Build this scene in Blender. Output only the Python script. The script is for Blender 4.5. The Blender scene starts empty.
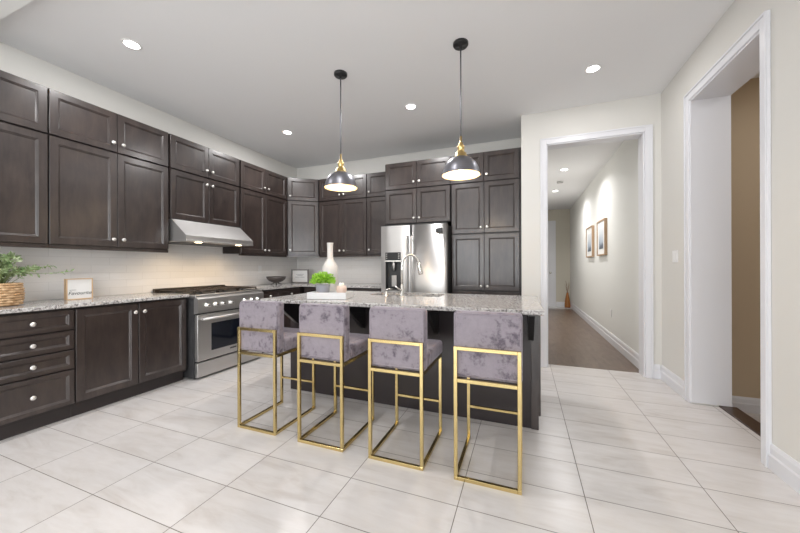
import bpy, bmesh, math, random
from mathutils import Vector, Matrix, Euler
random.seed(7)
S = bpy.context.scene
COL = S.collection
R = math.radians

# ------------------------------------------------------------------ camera
cd = bpy.data.cameras.new('camera'); cam = bpy.data.objects.new('camera', cd); COL.objects.link(cam)
cd.sensor_width = 36; cd.lens = 36 * 321.5 / 800; cd.clip_start = .05; cd.clip_end = 100
cam.matrix_world = Matrix.Translation((0, 0, 1.2)) @ Matrix.Rotation(R(21.125), 4, 'Z') @ Matrix.Rotation(R(90), 4, 'X') @ Matrix.Rotation(R(-.18), 4, 'Z')
S.camera = cam
S.view_settings.view_transform = 'Standard'; S.view_settings.look = 'None'
S.view_settings.exposure = -0.1; S.view_settings.gamma = 1.0; S.view_settings.use_curve_mapping = False
# ------------------------------------------------------------------ world and light
W = bpy.data.worlds.new('world'); S.world = W; W.use_nodes = True
W.node_tree.nodes['Background'].inputs[0].default_value = (.85, .93, 1, 1)
W.node_tree.nodes['Background'].inputs[1].default_value = 1.2

def area(name, loc, rot, sx, sy, power, color=(1, 1, 1), shape='RECTANGLE'):
    l = bpy.data.lights.new(name, 'AREA'); l.shape = shape; l.size = sx; l.size_y = sy; l.energy = power; l.color = color
    o = bpy.data.objects.new(name, l); COL.objects.link(o); o.location = loc; o.rotation_euler = rot
    return o
WIN_P = 150; SIDE_P = 165; DAY = (.93, .965, 1)  # lamps added outside the invented windows behind the viewpoint
area('added_daylight', (-2.65, -7.12, 1.55), (R(90), 0, 0), 2.0, 2.2, WIN_P, DAY)
area('added_daylight', (0.05, -7.12, 1.55), (R(90), 0, 0), 2.0, 2.2, WIN_P * .6, DAY)
area('added_daylight', (XRW := 1.74, -3.0, 1.35), (0, R(90), 0), 2.3, 3.4, SIDE_P, DAY)
CAN_P = 11.5; CAN_C = (1, .985, .985)
PEND_P = 1.1
HOOD_P = 2.6

# ------------------------------------------------------------------ materials
def mat(name, color=(.8, .8, .8), rough=.5, metal=0, **kw):
    m = bpy.data.materials.new(name); m.use_nodes = True
    b = m.node_tree.nodes['Principled BSDF']
    b.inputs['Base Color'].default_value = (*color, 1); b.inputs['Roughness'].default_value = rough; b.inputs['Metallic'].default_value = metal
    for k, v in kw.items():
        k = k.replace('_', ' ')
        b.inputs[k].default_value = v
    return m
def nd(m, t, **props):
    n = m.node_tree.nodes.new(t)
    for k, v in props.items(): setattr(n, k, v)
    return n
def ln(m, a, b): m.node_tree.links.new(a, b)
def bsdf(m): return m.node_tree.nodes['Principled BSDF']
def coords(m, scale=(1, 1, 1), loc=(0, 0, 0), rot=(0, 0, 0)):
    tc = nd(m, 'ShaderNodeTexCoord'); mp = nd(m, 'ShaderNodeMapping')
    mp.inputs['Scale'].default_value = scale; mp.inputs['Location'].default_value = loc; mp.inputs['Rotation'].default_value = rot
    ln(m, tc.outputs['Object'], mp.inputs['Vector']); return mp.outputs['Vector']
def noise(m, vec, scale, detail=3, rough=.55, dist=0):
    n = nd(m, 'ShaderNodeTexNoise'); n.inputs['Scale'].default_value = scale; n.inputs['Detail'].default_value = detail
    n.inputs['Roughness'].default_value = rough; n.inputs['Distortion'].default_value = dist
    ln(m, vec, n.inputs['Vector']); return n.outputs['Fac']
def ramp(m, fac, stops):
    r = nd(m, 'ShaderNodeValToRGB'); els = r.color_ramp.elements
    while len(els) < len(stops): els.new(.5)
    for e, (p, c) in zip(els, stops): e.position = p; e.color = (*c, 1) if len(c) == 3 else c
    ln(m, fac, r.inputs['Fac']); return r.outputs['Color']
def mix(m, fac, a, b, blend='MIX'):
    n = nd(m, 'ShaderNodeMix', data_type='RGBA', blend_type=blend)
    for sock, v in ((n.inputs[0], fac), (n.inputs[6], a), (n.inputs[7], b)):
        if hasattr(v, 'is_linked'): ln(m, v, sock)
        elif isinstance(v, tuple): sock.default_value = (*v, 1)
        else: sock.default_value = v
    return n.outputs[2]
def bump(m, h, strength=.2, dist=.01):
    b = nd(m, 'ShaderNodeBump'); b.inputs['Strength'].default_value = strength; b.inputs['Distance'].default_value = dist
    ln(m, h, b.inputs['Height']); ln(m, b.outputs['Normal'], bsdf(m).inputs['Normal'])

M = {}
M['wall'] = m = mat('wall_paint', (.78, .762, .72), .75)
bump(m, noise(m, coords(m), 180, 2), .04, .002)
M['hallwall'] = mat('hall_paint', (.84, .835, .80), .6)
M['farwall'] = mat('hall_end_paint', (.70, .66, .56), .7)
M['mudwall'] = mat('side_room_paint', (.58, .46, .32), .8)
M['ceil'] = m = mat('ceiling_paint', (.92, .92, .925), .85)
M['white'] = mat('white_trim', (.83, .83, .86), .32)
M['ceil_panel'] = mat('bulkhead_paint', (.92, .92, .90), .7)
# floor tiles
M['floor'] = m = mat('floor_tile', (.7, .68, .66), .28)
v = coords(m, loc=(2.735, -.998 + .3017 * 20, 0))
br = nd(m, 'ShaderNodeTexBrick'); br.offset = 0; br.squash = 1
br.inputs['Scale'].default_value = 1; br.inputs['Brick Width'].default_value = .605; br.inputs['Row Height'].default_value = .3017
br.inputs['Mortar Size'].default_value = .0024; br.inputs['Mortar Smooth'].default_value = .2; br.inputs['Bias'].default_value = 0
br.inputs['Color1'].default_value = (0, 0, 0, 1); br.inputs['Color2'].default_value = (1, 1, 1, 1); br.inputs['Mortar'].default_value = (.5, .5, .5, 1)
ln(m, v, br.inputs['Vector'])
rnd = nd(m, 'ShaderNodeVectorMath', operation='MULTIPLY_ADD'); ln(m, br.outputs['Color'], rnd.inputs[0]); rnd.inputs[1].default_value = (7, 13, 5)
mp = coords(m, scale=(1.1, 4.6, 1), rot=(0, 0, R(7))); ln(m, mp, rnd.inputs[2])
vein = noise(m, rnd.outputs[0], 1.5, 6, .6, 1.2)
c1 = ramp(m, vein, [(.28, (.61, .56, .53)), (.44, (.70, .663, .64)), (.56, (.735, .70, .682)), (.75, (.755, .725, .71))])
fine = noise(m, rnd.outputs[0], 5, 5, .6, .6)
c2 = mix(m, .2, c1, ramp(m, fine, [(.35, (.60, .56, .53)), (.6, (.75, .735, .72))]))
base = mix(m, br.outputs['Fac'], c2, (.20, .175, .155))
ln(m, base, bsdf(m).inputs['Base Color'])
rr = nd(m, 'ShaderNodeMapRange'); ln(m, br.outputs['Fac'], rr.inputs[0]); rr.inputs[3].default_value = .26; rr.inputs[4].default_value = .7
ln(m, rr.outputs[0], bsdf(m).inputs['Roughness'])
iv = nd(m, 'ShaderNodeMath', operation='SUBTRACT'); iv.inputs[0].default_value = 1; ln(m, br.outputs['Fac'], iv.inputs[1]); bump(m, iv.outputs[0], .3, .002)
# hall hardwood
M['hardwood'] = m = mat('hall_hardwood', (.1, .06, .04), .3)
v = coords(m, rot=(0, 0, R(90)))
br = nd(m, 'ShaderNodeTexBrick'); br.offset = .37
for k, x in (('Scale', 1), ('Brick Width', 1.1), ('Row Height', .12), ('Mortar Size', .0012)): br.inputs[k].default_value = x
br.inputs['Color1'].default_value = (.115, .075, .053, 1); br.inputs['Color2'].default_value = (.175, .12, .088, 1); br.inputs['Mortar'].default_value = (.06, .04, .03, 1)
ln(m, v, br.inputs['Vector'])
ln(m, mix(m, .45, br.outputs['Color'], ramp(m, noise(m, coords(m, scale=(5, 1.2, 1)), 3.0, 5, .6, .8), [(.3, (.08, .05, .036)), (.7, (.26, .19, .145))])), bsdf(m).inputs['Base Color'])
M['nosing'] = mat('dark_wood_nosing', (.055, .03, .02), .3)
# backsplash
M['splash'] = m = mat('backsplash_tile', (.8, .78, .75), .16)
tc = nd(m, 'ShaderNodeTexCoord'); sp = nd(m, 'ShaderNodeSeparateXYZ'); ln(m, tc.outputs['Object'], sp.inputs[0])
ad = nd(m, 'ShaderNodeMath', operation='ADD'); ln(m, sp.outputs[0], ad.inputs[0]); ln(m, sp.outputs[1], ad.inputs[1])
cb = nd(m, 'ShaderNodeCombineXYZ'); ln(m, ad.outputs[0], cb.inputs[0]); ln(m, sp.outputs[2], cb.inputs[1])
br = nd(m, 'ShaderNodeTexBrick'); br.offset = .5
for k, x in (('Scale', 1), ('Brick Width', .30), ('Row Height', .0765), ('Mortar Size', .0014), ('Mortar Smooth', .1)): br.inputs[k].default_value = x
br.inputs['Color1'].default_value = (.86, .83, .80, 1); br.inputs['Color2'].default_value = (.89, .86, .83, 1); br.inputs['Mortar'].default_value = (.74, .71, .68, 1)
ln(m, cb.outputs[0], br.inputs['Vector']); ln(m, br.outputs['Color'], bsdf(m).inputs['Base Color'])
iv = nd(m, 'ShaderNodeMath', operation='SUBTRACT'); iv.inputs[0].default_value = 1; ln(m, br.outputs['Fac'], iv.inputs[1]); bump(m, iv.outputs[0], .3, .002)
# espresso cabinet
M['wood'] = m = mat('espresso_wood', (.05, .036, .033), .34, Coat_Weight=.55, Coat_Roughness=.2)
f1 = noise(m, coords(m, scale=(5, 5, 1.6)), 2.2, 5, .6, .4)
f2 = noise(m, coords(m, scale=(1, 1, .12)), 60, 3, .6)
c = ramp(m, f1, [(.3, (.020, .0135, .0125)), (.7, (.056, .039, .033))])
ln(m, mix(m, .25, c, ramp(m, f2, [(.3, (.017, .012, .011)), (.7, (.056, .040, .035))])), bsdf(m).inputs['Base Color'])
M['carcass'] = mat('cabinet_side', (.020, .014, .013), .4)
M['toe'] = mat('toe_kick_board', (.030, .023, .022), .5)
M['island_wood'] = m = mat('island_panel', (.026, .019, .020), .3)
M['bracket'] = mat('black_bracket', (.012, .011, .012), .35)
# granite
M['granite'] = m = mat('granite', (.6, .6, .6), .12)
v = coords(m)
n1 = noise(m, v, 75, 4, .7); n2 = noise(m, v, 160, 2, .6); n3 = noise(m, v, 14, 4, .6, .5)
c = ramp(m, n1, [(.36, (.05, .045, .045)), (.43, (.30, .28, .27)), (.52, (.60, .58, .56)), (.62, (.72, .71, .69))])
c = mix(m, ramp(m, n2, [(.60, (0, 0, 0)), (.68, (1, 1, 1))]), c, (.08, .07, .07))
c = mix(m, ramp(m, n3, [(.42, (0, 0, 0)), (.65, (.5, .5, .5))]), c, (.42, .39, .38))
ln(m, c, bsdf(m).inputs['Base Color'])
# metals
M['steel'] = m = mat('brushed_steel', (.60, .59, .58), .34, 1, Anisotropic=.85, Anisotropic_Rotation=.25)
tg = nd(m, 'ShaderNodeTangent', direction_type='RADIAL', axis='Z'); ln(m, tg.outputs[0], bsdf(m).inputs['Tangent'])
bump(m, noise(m, coords(m, scale=(60, 60, 1)), 8, 3, .5), .05, .002)
M['steel_h'] = m = mat('brushed_steel_horizontal', (.60, .585, .57), .38, .9)
bump(m, noise(m, coords(m, scale=(1, 1, 60)), 8, 3, .5), .05, .002)
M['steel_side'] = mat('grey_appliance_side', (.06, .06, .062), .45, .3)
M['chrome'] = mat('satin_nickel', (.80, .79, .76), .2, 1)
M['knobm'] = mat('satin_nickel_knob', (.86, .83, .79), .3, .85)
M['brass'] = m = mat('polished_brass', (.66, .52, .245), .20, 1)
M['lampbrass'] = mat('aged_brass', (.72, .52, .22), .28, 1)
M['gunmetal'] = mat('gunmetal', (.21, .21, .235), .38, .9)
M['shade_in'] = mat('shade_lining', (.80, .60, .36), .45)
M['black'] = mat('black_enamel', (.012, .012, .013), .3)
M['iron'] = mat('cast_iron', (.06, .045, .035), .4, .5)
M['glassblack'] = mat('oven_glass', (.008, .010, .016), .06)
M['plastic_white'] = mat('white_plastic', (.90, .89, .88), .4)
M['plastic_grey'] = mat('grey_plastic', (.50, .49, .48), .4)
M['ceramic'] = m = mat('white_ceramic', (.66, .64, .62), .25)
bump(m, noise(m, coords(m), 40, 3), .12, .004)
M['tray'] = mat('white_lacquer', (.76, .755, .75), .3)
M['pot'] = m = mat('grey_ceramic_pot', (.38, .38, .43), .4)
M['leaf'] = m = mat('bright_leaf', (.22, .55, .04), .5, Subsurface_Weight=.0)
ln(m, ramp(m, noise(m, coords(m), 30, 2), [(.3, (.17, .42, .015)), (.7, (.50, .80, .10))]), bsdf(m).inputs['Base Color'])
M['eucalyptus'] = m = mat('soft_leaf', (.25, .38, .18), .55)
ln(m, ramp(m, noise(m, coords(m), 22, 2), [(.3, (.14, .24, .08)), (.5, (.32, .42, .20)), (.7, (.58, .64, .44))]), bsdf(m).inputs['Base Color'])
M['stem'] = mat('green_stem', (.25, .30, .12), .6)
M['wicker'] = m = mat('wicker', (.60, .38, .20), .6)
ln(m, ramp(m, noise(m, coords(m), 45, 3), [(.3, (.42, .24, .11)), (.7, (.74, .52, .31))]), bsdf(m).inputs['Base Color'])
M['pine'] = mat('pale_wood', (.68, .47, .28), .5)
M['oak'] = mat('oak_frame', (.42, .28, .17), .5)
M['paper'] = mat('white_board', (.84, .83, .81), .6)
M['ink'] = mat('black_ink', (.03, .03, .03), .6)
M['inkgrey'] = mat('grey_ink', (.25, .25, .26), .6)
M['greyframe'] = mat('grey_frame', (.22, .20, .19), .45)
M['bowl'] = mat('dark_pewter', (.10, .085, .08), .4, .4)
M['rose'] = m = mat('blush_wax', (.74, .56, .47), .45)
M['candle'] = mat('white_wax', (.9, .86, .82), .5, Subsurface_Weight=.1)
M['amber'] = mat('amber_glass', (.55, .22, .06), .15, Transmission_Weight=.3)
M['twig'] = mat('dry_twig', (.30, .17, .09), .7)
M['art'] = m = mat('art_print', (.6, .6, .6), .5)
v = coords(m, scale=(1, 1, 1)); spn = nd(m, 'ShaderNodeSeparateXYZ'); ln(m, v, spn.inputs[0])
a = nd(m, 'ShaderNodeMath', operation='ADD'); ln(m, spn.outputs[2], a.inputs[0])
q = nd(m, 'ShaderNodeMath', operation='MULTIPLY'); ln(m, noise(m, v, 9, 4), q.inputs[0]); q.inputs[1].default_value = .25; ln(m, q.outputs[0], a.inputs[1])
ln(m, ramp(m, a.outputs[0], [(.16, (.03, .035, .05)), (.27, (.10, .12, .16)), (.36, (.42, .48, .56)), (.55, (.70, .72, .74))]), bsdf(m).inputs['Base Color'])
# velvet
M['velvet'] = m = mat('crushed_velvet', (.4, .36, .4), .75, Sheen_Weight=.7, Sheen_Roughness=.3)
bsdf(m).inputs['Sheen Tint'].default_value = (.85, .8, .9, 1)
oi = nd(m, 'ShaderNodeObjectInfo'); vm = nd(m, 'ShaderNodeVectorMath', operation='ADD'); ln(m, coords(m), vm.inputs[0])
sc_ = nd(m, 'ShaderNodeMath', operation='MULTIPLY'); ln(m, oi.outputs['Random'], sc_.inputs[0]); sc_.inputs[1].default_value = 30; ln(m, sc_.outputs[0], vm.inputs[1])
n1 = noise(m, vm.outputs[0], 20, 5, .68, .15); n2 = noise(m, vm.outputs[0], 4.5, 2, .5)
am = nd(m, 'ShaderNodeMath', operation='MULTIPLY_ADD'); ln(m, n2, am.inputs[0]); am.inputs[1].default_value = .55; ln(m, n1, am.inputs[2])
c = ramp(m, am.outputs[0], [(.60, (.105, .085, .108)), (.67, (.175, .15, .176)), (.74, (.25, .218, .246)), (.95, (.285, .25, .278))])
ln(m, c, bsdf(m).inputs['Base Color']); bump(m, n1, .25, .01)
def emis(name, color, s):
    m = bpy.data.materials.new(name); m.use_nodes = True; b = m.node_tree.nodes['Principled BSDF']
    b.inputs['Base Color'].default_value = (*color, 1); b.inputs['Emission Color'].default_value = (*color, 1); b.inputs['Emission Strength'].default_value = s
    return m
M['can'] = emis('can_diffuser', (1, .98, .95), 14)
M['bulb'] = emis('bulb_glow', (1, .86, .66), 4)
M['hoodlamp'] = emis('hood_lamp', (1, .78, .5), 12)
m = M['glass'] = bpy.data.materials.new('window_glass'); m.use_nodes = True
nt = m.node_tree; nt.nodes.remove(nt.nodes['Principled BSDF'])
tr = nt.nodes.new('ShaderNodeBsdfTransparent'); gl = nt.nodes.new('ShaderNodeBsdfGlossy'); gl.inputs['Roughness'].default_value = .02
mx = nt.nodes.new('ShaderNodeMixShader'); mx.inputs[0].default_value = .06
nt.links.new(tr.outputs[0], mx.inputs[1]); nt.links.new(gl.outputs[0], mx.inputs[2]); nt.links.new(mx.outputs[0], nt.nodes['Material Output'].inputs[0])

# ------------------------------------------------------------------ mesh helpers
class MB:
    def __init__(s): s.bm = bmesh.new(); s.mi = 0
    def _add(s, verts, faces, smooth=False):
        vs = [s.bm.verts.new(v) for v in verts]; out = []
        for f in faces:
            try:
                fc = s.bm.faces.new([vs[i] for i in f]); fc.smooth = smooth; fc.material_index = s.mi; out.append(fc)
            except ValueError: pass
        return out
    def box(s, x0, x1, y0, y1, z0, z1, bev=0, seg=2):
        x0, x1 = sorted((x0, x1)); y0, y1 = sorted((y0, y1)); z0, z1 = sorted((z0, z1))
        vs = [(x, y, z) for x in (x0, x1) for y in (y0, y1) for z in (z0, z1)]
        fs = s._add(vs, [(0, 1, 3, 2), (4, 6, 7, 5), (0, 4, 5, 1), (2, 3, 7, 6), (0, 2, 6, 4), (1, 5, 7, 3)])
        if bev > 0:
            es = list({e for f in fs for e in f.edges})
            r = bmesh.ops.bevel(s.bm, geom=es, offset=bev, segments=seg, affect='EDGES', profile=.5)
            for f in r['faces']: f.material_index = s.mi; f.smooth = seg > 1
        return s
    def prism(s, poly, axis, a, b, smooth=False):
        def mk(p, t): return (t, *p) if axis == 'x' else ((p[0], t, p[1]) if axis == 'y' else (p[0], p[1], t))
        n = len(poly); vs = [mk(p, a) for p in poly] + [mk(p, b) for p in poly]
        s._add(vs, [tuple(range(n))[::-1], tuple(range(n, 2 * n))] + [(i, (i + 1) % n, n + (i + 1) % n, n + i) for i in range(n)], smooth)
        return s
    def lathe(s, prof, c=(0, 0, 0), n=32, smooth=True, axis='z', flute=None):
        vs = []; k = len(prof)
        for i in range(n):
            a = 2 * math.pi * i / n; ca, sa = math.cos(a), math.sin(a)
            for r, z in prof:
                if flute: r = r * (1 + flute[0] * math.cos(flute[1] * a))
                if axis == 'z': vs.append((c[0] + r * ca, c[1] + r * sa, c[2] + z))
                elif axis == 'y': vs.append((c[0] + r * ca, c[1] + z, c[2] + r * sa))
                else: vs.append((c[0] + z, c[1] + r * ca, c[2] + r * sa))
        fs = []
        for i in range(n):
            j = (i + 1) % n
            for q in range(k - 1): fs.append((i * k + q, j * k + q, j * k + q + 1, i * k + q + 1))
        s._add(vs, fs, smooth)
        bmesh.ops.remove_doubles(s.bm, verts=s.bm.verts[-len(vs):] if False else [v for v in s.bm.verts], dist=1e-6)
        return s
    def cyl(s, c, r, h, n=24, axis='z', smooth=True):
        return s.lathe([(0, 0), (r, 0), (r, h), (0, h)], c, n, False if n < 8 else smooth, axis)
    def tube(s, pts, r, n=10, closed=False, smooth=True):
        pts = [Vector(p) for p in pts]; k = len(pts); rings = []; up = None
        for i, p in enumerate(pts):
            if closed: t = pts[(i + 1) % k] - pts[i - 1]
            else: t = pts[min(i + 1, k - 1)] - pts[max(i - 1, 0)]
            t.normalize()
            if up is None: up = t.orthogonal().normalized()
            up = (up - t * up.dot(t)); up = up.normalized() if up.length > 1e-6 else t.orthogonal().normalized()
            sd = t.cross(up); rad = r[i] if isinstance(r, (list, tuple)) else r
            rings.append([p + (up * math.cos(2 * math.pi * j / n) + sd * math.sin(2 * math.pi * j / n)) * rad for j in range(n)])
        vs = [v for ring in rings for v in ring]; fs = []
        for i in range(k if closed else k - 1):
            for j in range(n): fs.append((i * n + j, i * n + (j + 1) % n, ((i + 1) % k) * n + (j + 1) % n, ((i + 1) % k) * n + j))
        if not closed: fs += [tuple(range(n))[::-1], tuple(range((k - 1) * n, k * n))]
        s._add(vs, fs, smooth); return s
    def build(s, name, m, parent=None, mats=None):
        bmesh.ops.recalc_face_normals(s.bm, faces=s.bm.faces)
        me = bpy.data.meshes.new(name); s.bm.to_mesh(me); s.bm.free()
        for q in (mats or [m]): me.materials.append(q)
        o = bpy.data.objects.new(name, me); COL.objects.link(o)
        if parent: o.parent = parent
        return o
def thing(name, label, cat, loc=(0, 0, 0), rz=0, group=None):
    o = bpy.data.objects.new(name, None); COL.objects.link(o); o.empty_display_size = .1
    o.location = loc; o.rotation_euler = (0, 0, rz); o['label'] = label; o['category'] = cat
    if group: o['group'] = group
    return o
def tag(o, label, cat, group=None):
    o['label'] = label; o['category'] = cat
    if group: o['group'] = group
    return o
def struct(o, label, cat='structure'):
    o['kind'] = 'structure'; o['label'] = label; o['category'] = cat; return o
def copy_tree(o, parent=None):
    c = o.copy(); COL.objects.link(c); c.parent = parent
    for ch in list(o.children): copy_tree(ch, c)
    return c
def text_mesh(body, size, m, parent, loc, rot, name='lettering', shear=0, extr=.0006):
    cu = bpy.data.curves.new(name, 'FONT'); cu.body = body; cu.size = size; cu.extrude = extr; cu.align_x = 'CENTER'; cu.align_y = 'CENTER'; cu.shear = shear
    t = bpy.data.objects.new(name, cu); COL.objects.link(t)
    dg = bpy.context.evaluated_depsgraph_get(); dg.update()
    me = bpy.data.meshes.new_from_object(t.evaluated_get(dg)); bpy.data.objects.remove(t)
    me.materials.clear(); me.materials.append(m)
    o = bpy.data.objects.new(name, me); COL.objects.link(o); o.parent = parent; o.location = loc; o.rotation_euler = rot
    return o

# ------------------------------------------------------------------ dimensions of the room
XL, XR, YB, YH, CZ = -3.95, 1.36, 4.90, 4.18, 3.03
YR = -7.0                                   # unseen rear wall; its windows are invented as light sources
HX0, HX1, HY, HZ = .10, 1.25, 10.55, 2.87     # hallway
# floor
struct(MB().box(XL - .15, XR + .22, YR - .12, YB + .1, -.12, 0).build('floor', M['floor']), 'pale grey marbled rectangular porcelain floor tiles', 'floor')
struct(MB().box(HX0 - .1, HX1 + .1, 4.33, 10.0, -.1, .004).build('floor', M['hardwood']), 'dark hardwood floor of the hallway beyond the doorway', 'floor')
struct(MB().box(HX0 - .1, HX1 + .1, 10.0, HY, -.1, .003).build('floor', M['floor']), 'strip of pale tile at the far end of the hallway', 'floor')
struct(MB().box(XR + .22, 3.2, 2.0, 4.1, -.30, -.18).build('floor', M['floor']), 'lower floor of the side room beyond the step', 'floor')
# ceiling
struct(MB().box(XL - .15, XR + .3, YR - .12, YB + .1, CZ, CZ + .1).build('ceiling', M['ceil']), 'flat light grey kitchen ceiling', 'ceiling')
struct(MB().box(HX0 - .1, HX1 + .1, 4.33, HY + .1, HZ, HZ + .1).build('ceiling', M['ceil']), 'hallway ceiling seen through the doorway', 'ceiling')
struct(MB().box(XL, XR, .55, 1.12, 2.98, CZ).build('trim_1', M['ceil_panel']), 'white ceiling bulkhead at the top left', 'bulkhead')
# walls
struct(MB().box(XL - .12, XL, YR, YB + .1, 0, CZ).build('wall_left', M['wall']), 'cream painted wall behind the range', 'wall')
struct(MB().box(XL, -.03, YB, YB + .1, 0, CZ).build('wall_back', M['wall']), 'cream painted wall behind the refrigerator', 'wall')
b = MB(); b.box(-.03, .25, YH, 4.33, 0, CZ); b.box(1.21, XR + .12, YH, 4.33, 0, CZ); b.box(.25, 1.21, YH, 4.33, 2.635, CZ)
b.box(-.03, HX0, 4.33, YB + .1, 0, CZ)
struct(b.build('wall_hallway', M['wall']), 'cream wall with the tall hallway doorway', 'wall')
b = MB(); b.box(XR, XR + .26, YR, -4.8, 0, CZ); b.box(XR, XR + .26, -1.2, 2.62, 0, CZ); b.box(XR, XR + .26, -4.8, -1.2, 2.55, CZ); b.box(XR, XR + .26, -4.8, -1.2, 0, .12); b.box(XR, XR + .26, 3.53, YH, 0, CZ); b.box(XR, XR + .26, 2.62, 3.53, 2.64, CZ)
struct(b.build('wall_right', M['wall']), 'cream wall on the right with the deep opening', 'wall')
b = MB(); b.box(XL, -3.65, YR - .12, YR, 0, CZ); b.box(-1.65, -.95, YR - .12, YR, 0, CZ); b.box(1.05, XR, YR - .12, YR, 0, CZ)
b.box(-3.65, -1.65, YR - .12, YR, 0, .45); b.box(-.95, 1.05, YR - .12, YR, 0, .45); b.box(-3.65, -1.65, YR - .12, YR, 2.65, CZ); b.box(-.95, 1.05, YR - .12, YR, 2.65, CZ)
struct(b.build('wall_rear', M['wall']), 'unseen cream wall with two added windows opposite the kitchen', 'wall')
for i, x0 in enumerate((-3.65, -.95)):  # windows made up so the rear lamps have an opening to shine through
    b = MB(); y0, y1 = YR - .09, YR - .03
    b.box(x0, x0 + .05, y0, y1, .45, 2.65); b.box(x0 + 1.95, x0 + 2, y0, y1, .45, 2.65); b.box(x0 + .05, x0 + 1.95, y0, y1, .45, .5); b.box(x0 + .05, x0 + 1.95, y0, y1, 2.6, 2.65)
    b.box(x0 + .975, x0 + 1.025, y0, y1, .5, 2.6)
    w = struct(b.build('window_%d' % (i + 1), M['white']), ('left' if i == 0 else 'right') + ' white framed window added in the unseen rear wall', 'window')
    MB().box(x0 + .05, x0 + 1.95, YR - .064, YR - .058, .5, 2.6).build('pane', M['glass'], w)
b = MB(); x0, x1 = XR + .12, XR + .18  # made-up side window, there to light the left wall and cabinets
for y in (-4.8, -3.62, -2.42, -1.26): b.box(x0, x1, y, y + .06, .12, 2.55)
b.box(x0, x1, -4.74, -1.26, .12, .18); b.box(x0, x1, -4.74, -1.26, 2.49, 2.55)
w = struct(b.build('window_3', M['white']), 'wide three-part window added in the right wall, unseen behind the viewpoint', 'window')
MB().box(XR + .147, XR + .153, -4.74, -1.26, .18, 2.49).build('pane', M['glass'], w)
# hallway shell
struct(MB().box(HX1, HX1 + .12, 4.33, HY + .1, 0, HZ).build('wall_hall_right', M['hallwall']), 'long pale hallway wall with two framed prints', 'wall')
struct(MB().box(HX0 - .12, HX0, 5.0, HY + .1, 0, HZ).build('wall_hall_left', M['hallwall']), 'left wall of the hallway', 'wall')
struct(MB().box(HX0, HX1, HY, HY + .1, 0, HZ).build('wall_hall_end', M['farwall']), 'beige wall at the far end of the hallway', 'wall')
# side room shell
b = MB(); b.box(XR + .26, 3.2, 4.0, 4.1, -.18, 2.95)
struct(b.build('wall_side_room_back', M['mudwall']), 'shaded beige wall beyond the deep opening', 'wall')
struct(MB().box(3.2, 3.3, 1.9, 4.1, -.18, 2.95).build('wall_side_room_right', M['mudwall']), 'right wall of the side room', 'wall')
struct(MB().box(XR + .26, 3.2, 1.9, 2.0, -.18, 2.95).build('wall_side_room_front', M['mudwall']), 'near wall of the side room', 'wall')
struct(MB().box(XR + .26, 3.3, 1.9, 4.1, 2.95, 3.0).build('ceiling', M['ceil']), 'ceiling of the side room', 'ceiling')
# step nosing and threshold
struct(MB().box(1.54, 1.66, 2.62, 3.53, -.02, .012, .005).build('trim_2', M['nosing']), 'dark wood nosing at the step of the deep opening', 'threshold')
# door casings
def casing(name, rings, label):   # list of boxes
    b = MB()
    for r in rings: b.box(*r, bev=.004)
    return struct(b.build(name, M['white']), label, 'casing')
yf = YH
casing('trim_3', [(.182, .25, yf - .02, yf, 0, 2.705), (1.21, 1.280, yf - .02, yf, 0, 2.705), (.25, 1.21, yf - .02, yf, 2.635, 2.705),
                  (.182, .20, yf - .028, yf - .02, 0, 2.705), (1.262, 1.280, yf - .028, yf - .02, 0, 2.705), (.20, 1.262, yf - .028, yf - .02, 2.687, 2.705),
                  (.25, .262, yf - .008, 4.34, 0, 2.635), (1.198, 1.21, yf - .008, 4.34, 0, 2.635), (.262, 1.198, yf - .008, 4.34, 2.623, 2.635)], 'white casing around the hallway doorway')
xf = XR
casing('trim_4', [(xf - .02, xf, 2.555, 2.62, 0, 2.71), (xf - .02, xf, 3.53, 3.60, 0, 2.71), (xf - .02, xf, 2.62, 3.53, 2.64, 2.71),
                  (xf - .028, xf - .02, 2.555, 2.572, 0, 2.71), (xf - .028, xf - .02, 3.583, 3.60, 0, 2.71), (xf - .028, xf - .02, 2.572, 3.583, 2.693, 2.71)], 'white casing around the deep opening in the right wall')
b = MB(); b.box(xf - .008, xf + .262, 2.62, 2.632, 0.013, 2.64); b.box(xf - .008, xf + .262, 3.518, 3.53, 0.013, 2.64); b.box(xf - .008, xf + .262, 2.632, 3.518, 2.628, 2.64)
struct(b.build('trim_5', M['white']), 'wide white jamb lining of the deep opening', 'jamb')
# baseboards: stepped profile
def baseboard(name, axis, a, b_, wall, sgn, label, z=0, h=.15):
    prof = [(0, 0), (.018, 0), (.018, h * .55), (.012, h * .62), (.012, h * .86), (.006, h), (0, h)]
    b = MB(); poly = [(wall + sgn * p, z + q) for p, q in prof]
    if axis == 'y': b.prism([(p, q) for p, q in poly], 'y', a, b_)
    else: b.prism(poly, 'x', a, b_)
    return struct(b.build(name, M['white']), label, 'baseboard')
baseboard('baseboard_right', 'y', 3.60, YH, XR, -1, 'white baseboard between the two doorways')
baseboard('baseboard_right', 'y', -1.2, 2.555, XR, -1, 'white baseboard right of the deep opening')
baseboard('baseboard_hallway', 'x', 1.280, XR - .018, YH, -1, 'short white baseboard beside the hallway casing')
baseboard('baseboard_hallway', 'x', -.03, .182, YH, -1, 'short white baseboard between pantry and hallway casing')
baseboard('baseboard_hall_right', 'y', 4.35, HY, HX1, -1, 'tall white baseboard along the hallway wall', .004, .16)
baseboard('baseboard_hall_end', 'x', .88, HX1 - .02, HY, -1, 'white baseboard at the hallway end', .003, .14)
baseboard('baseboard_side_room', 'x', XR + .27, 3.2, 4.0, -1, 'white baseboard in the side room', -.18, .14)
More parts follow.
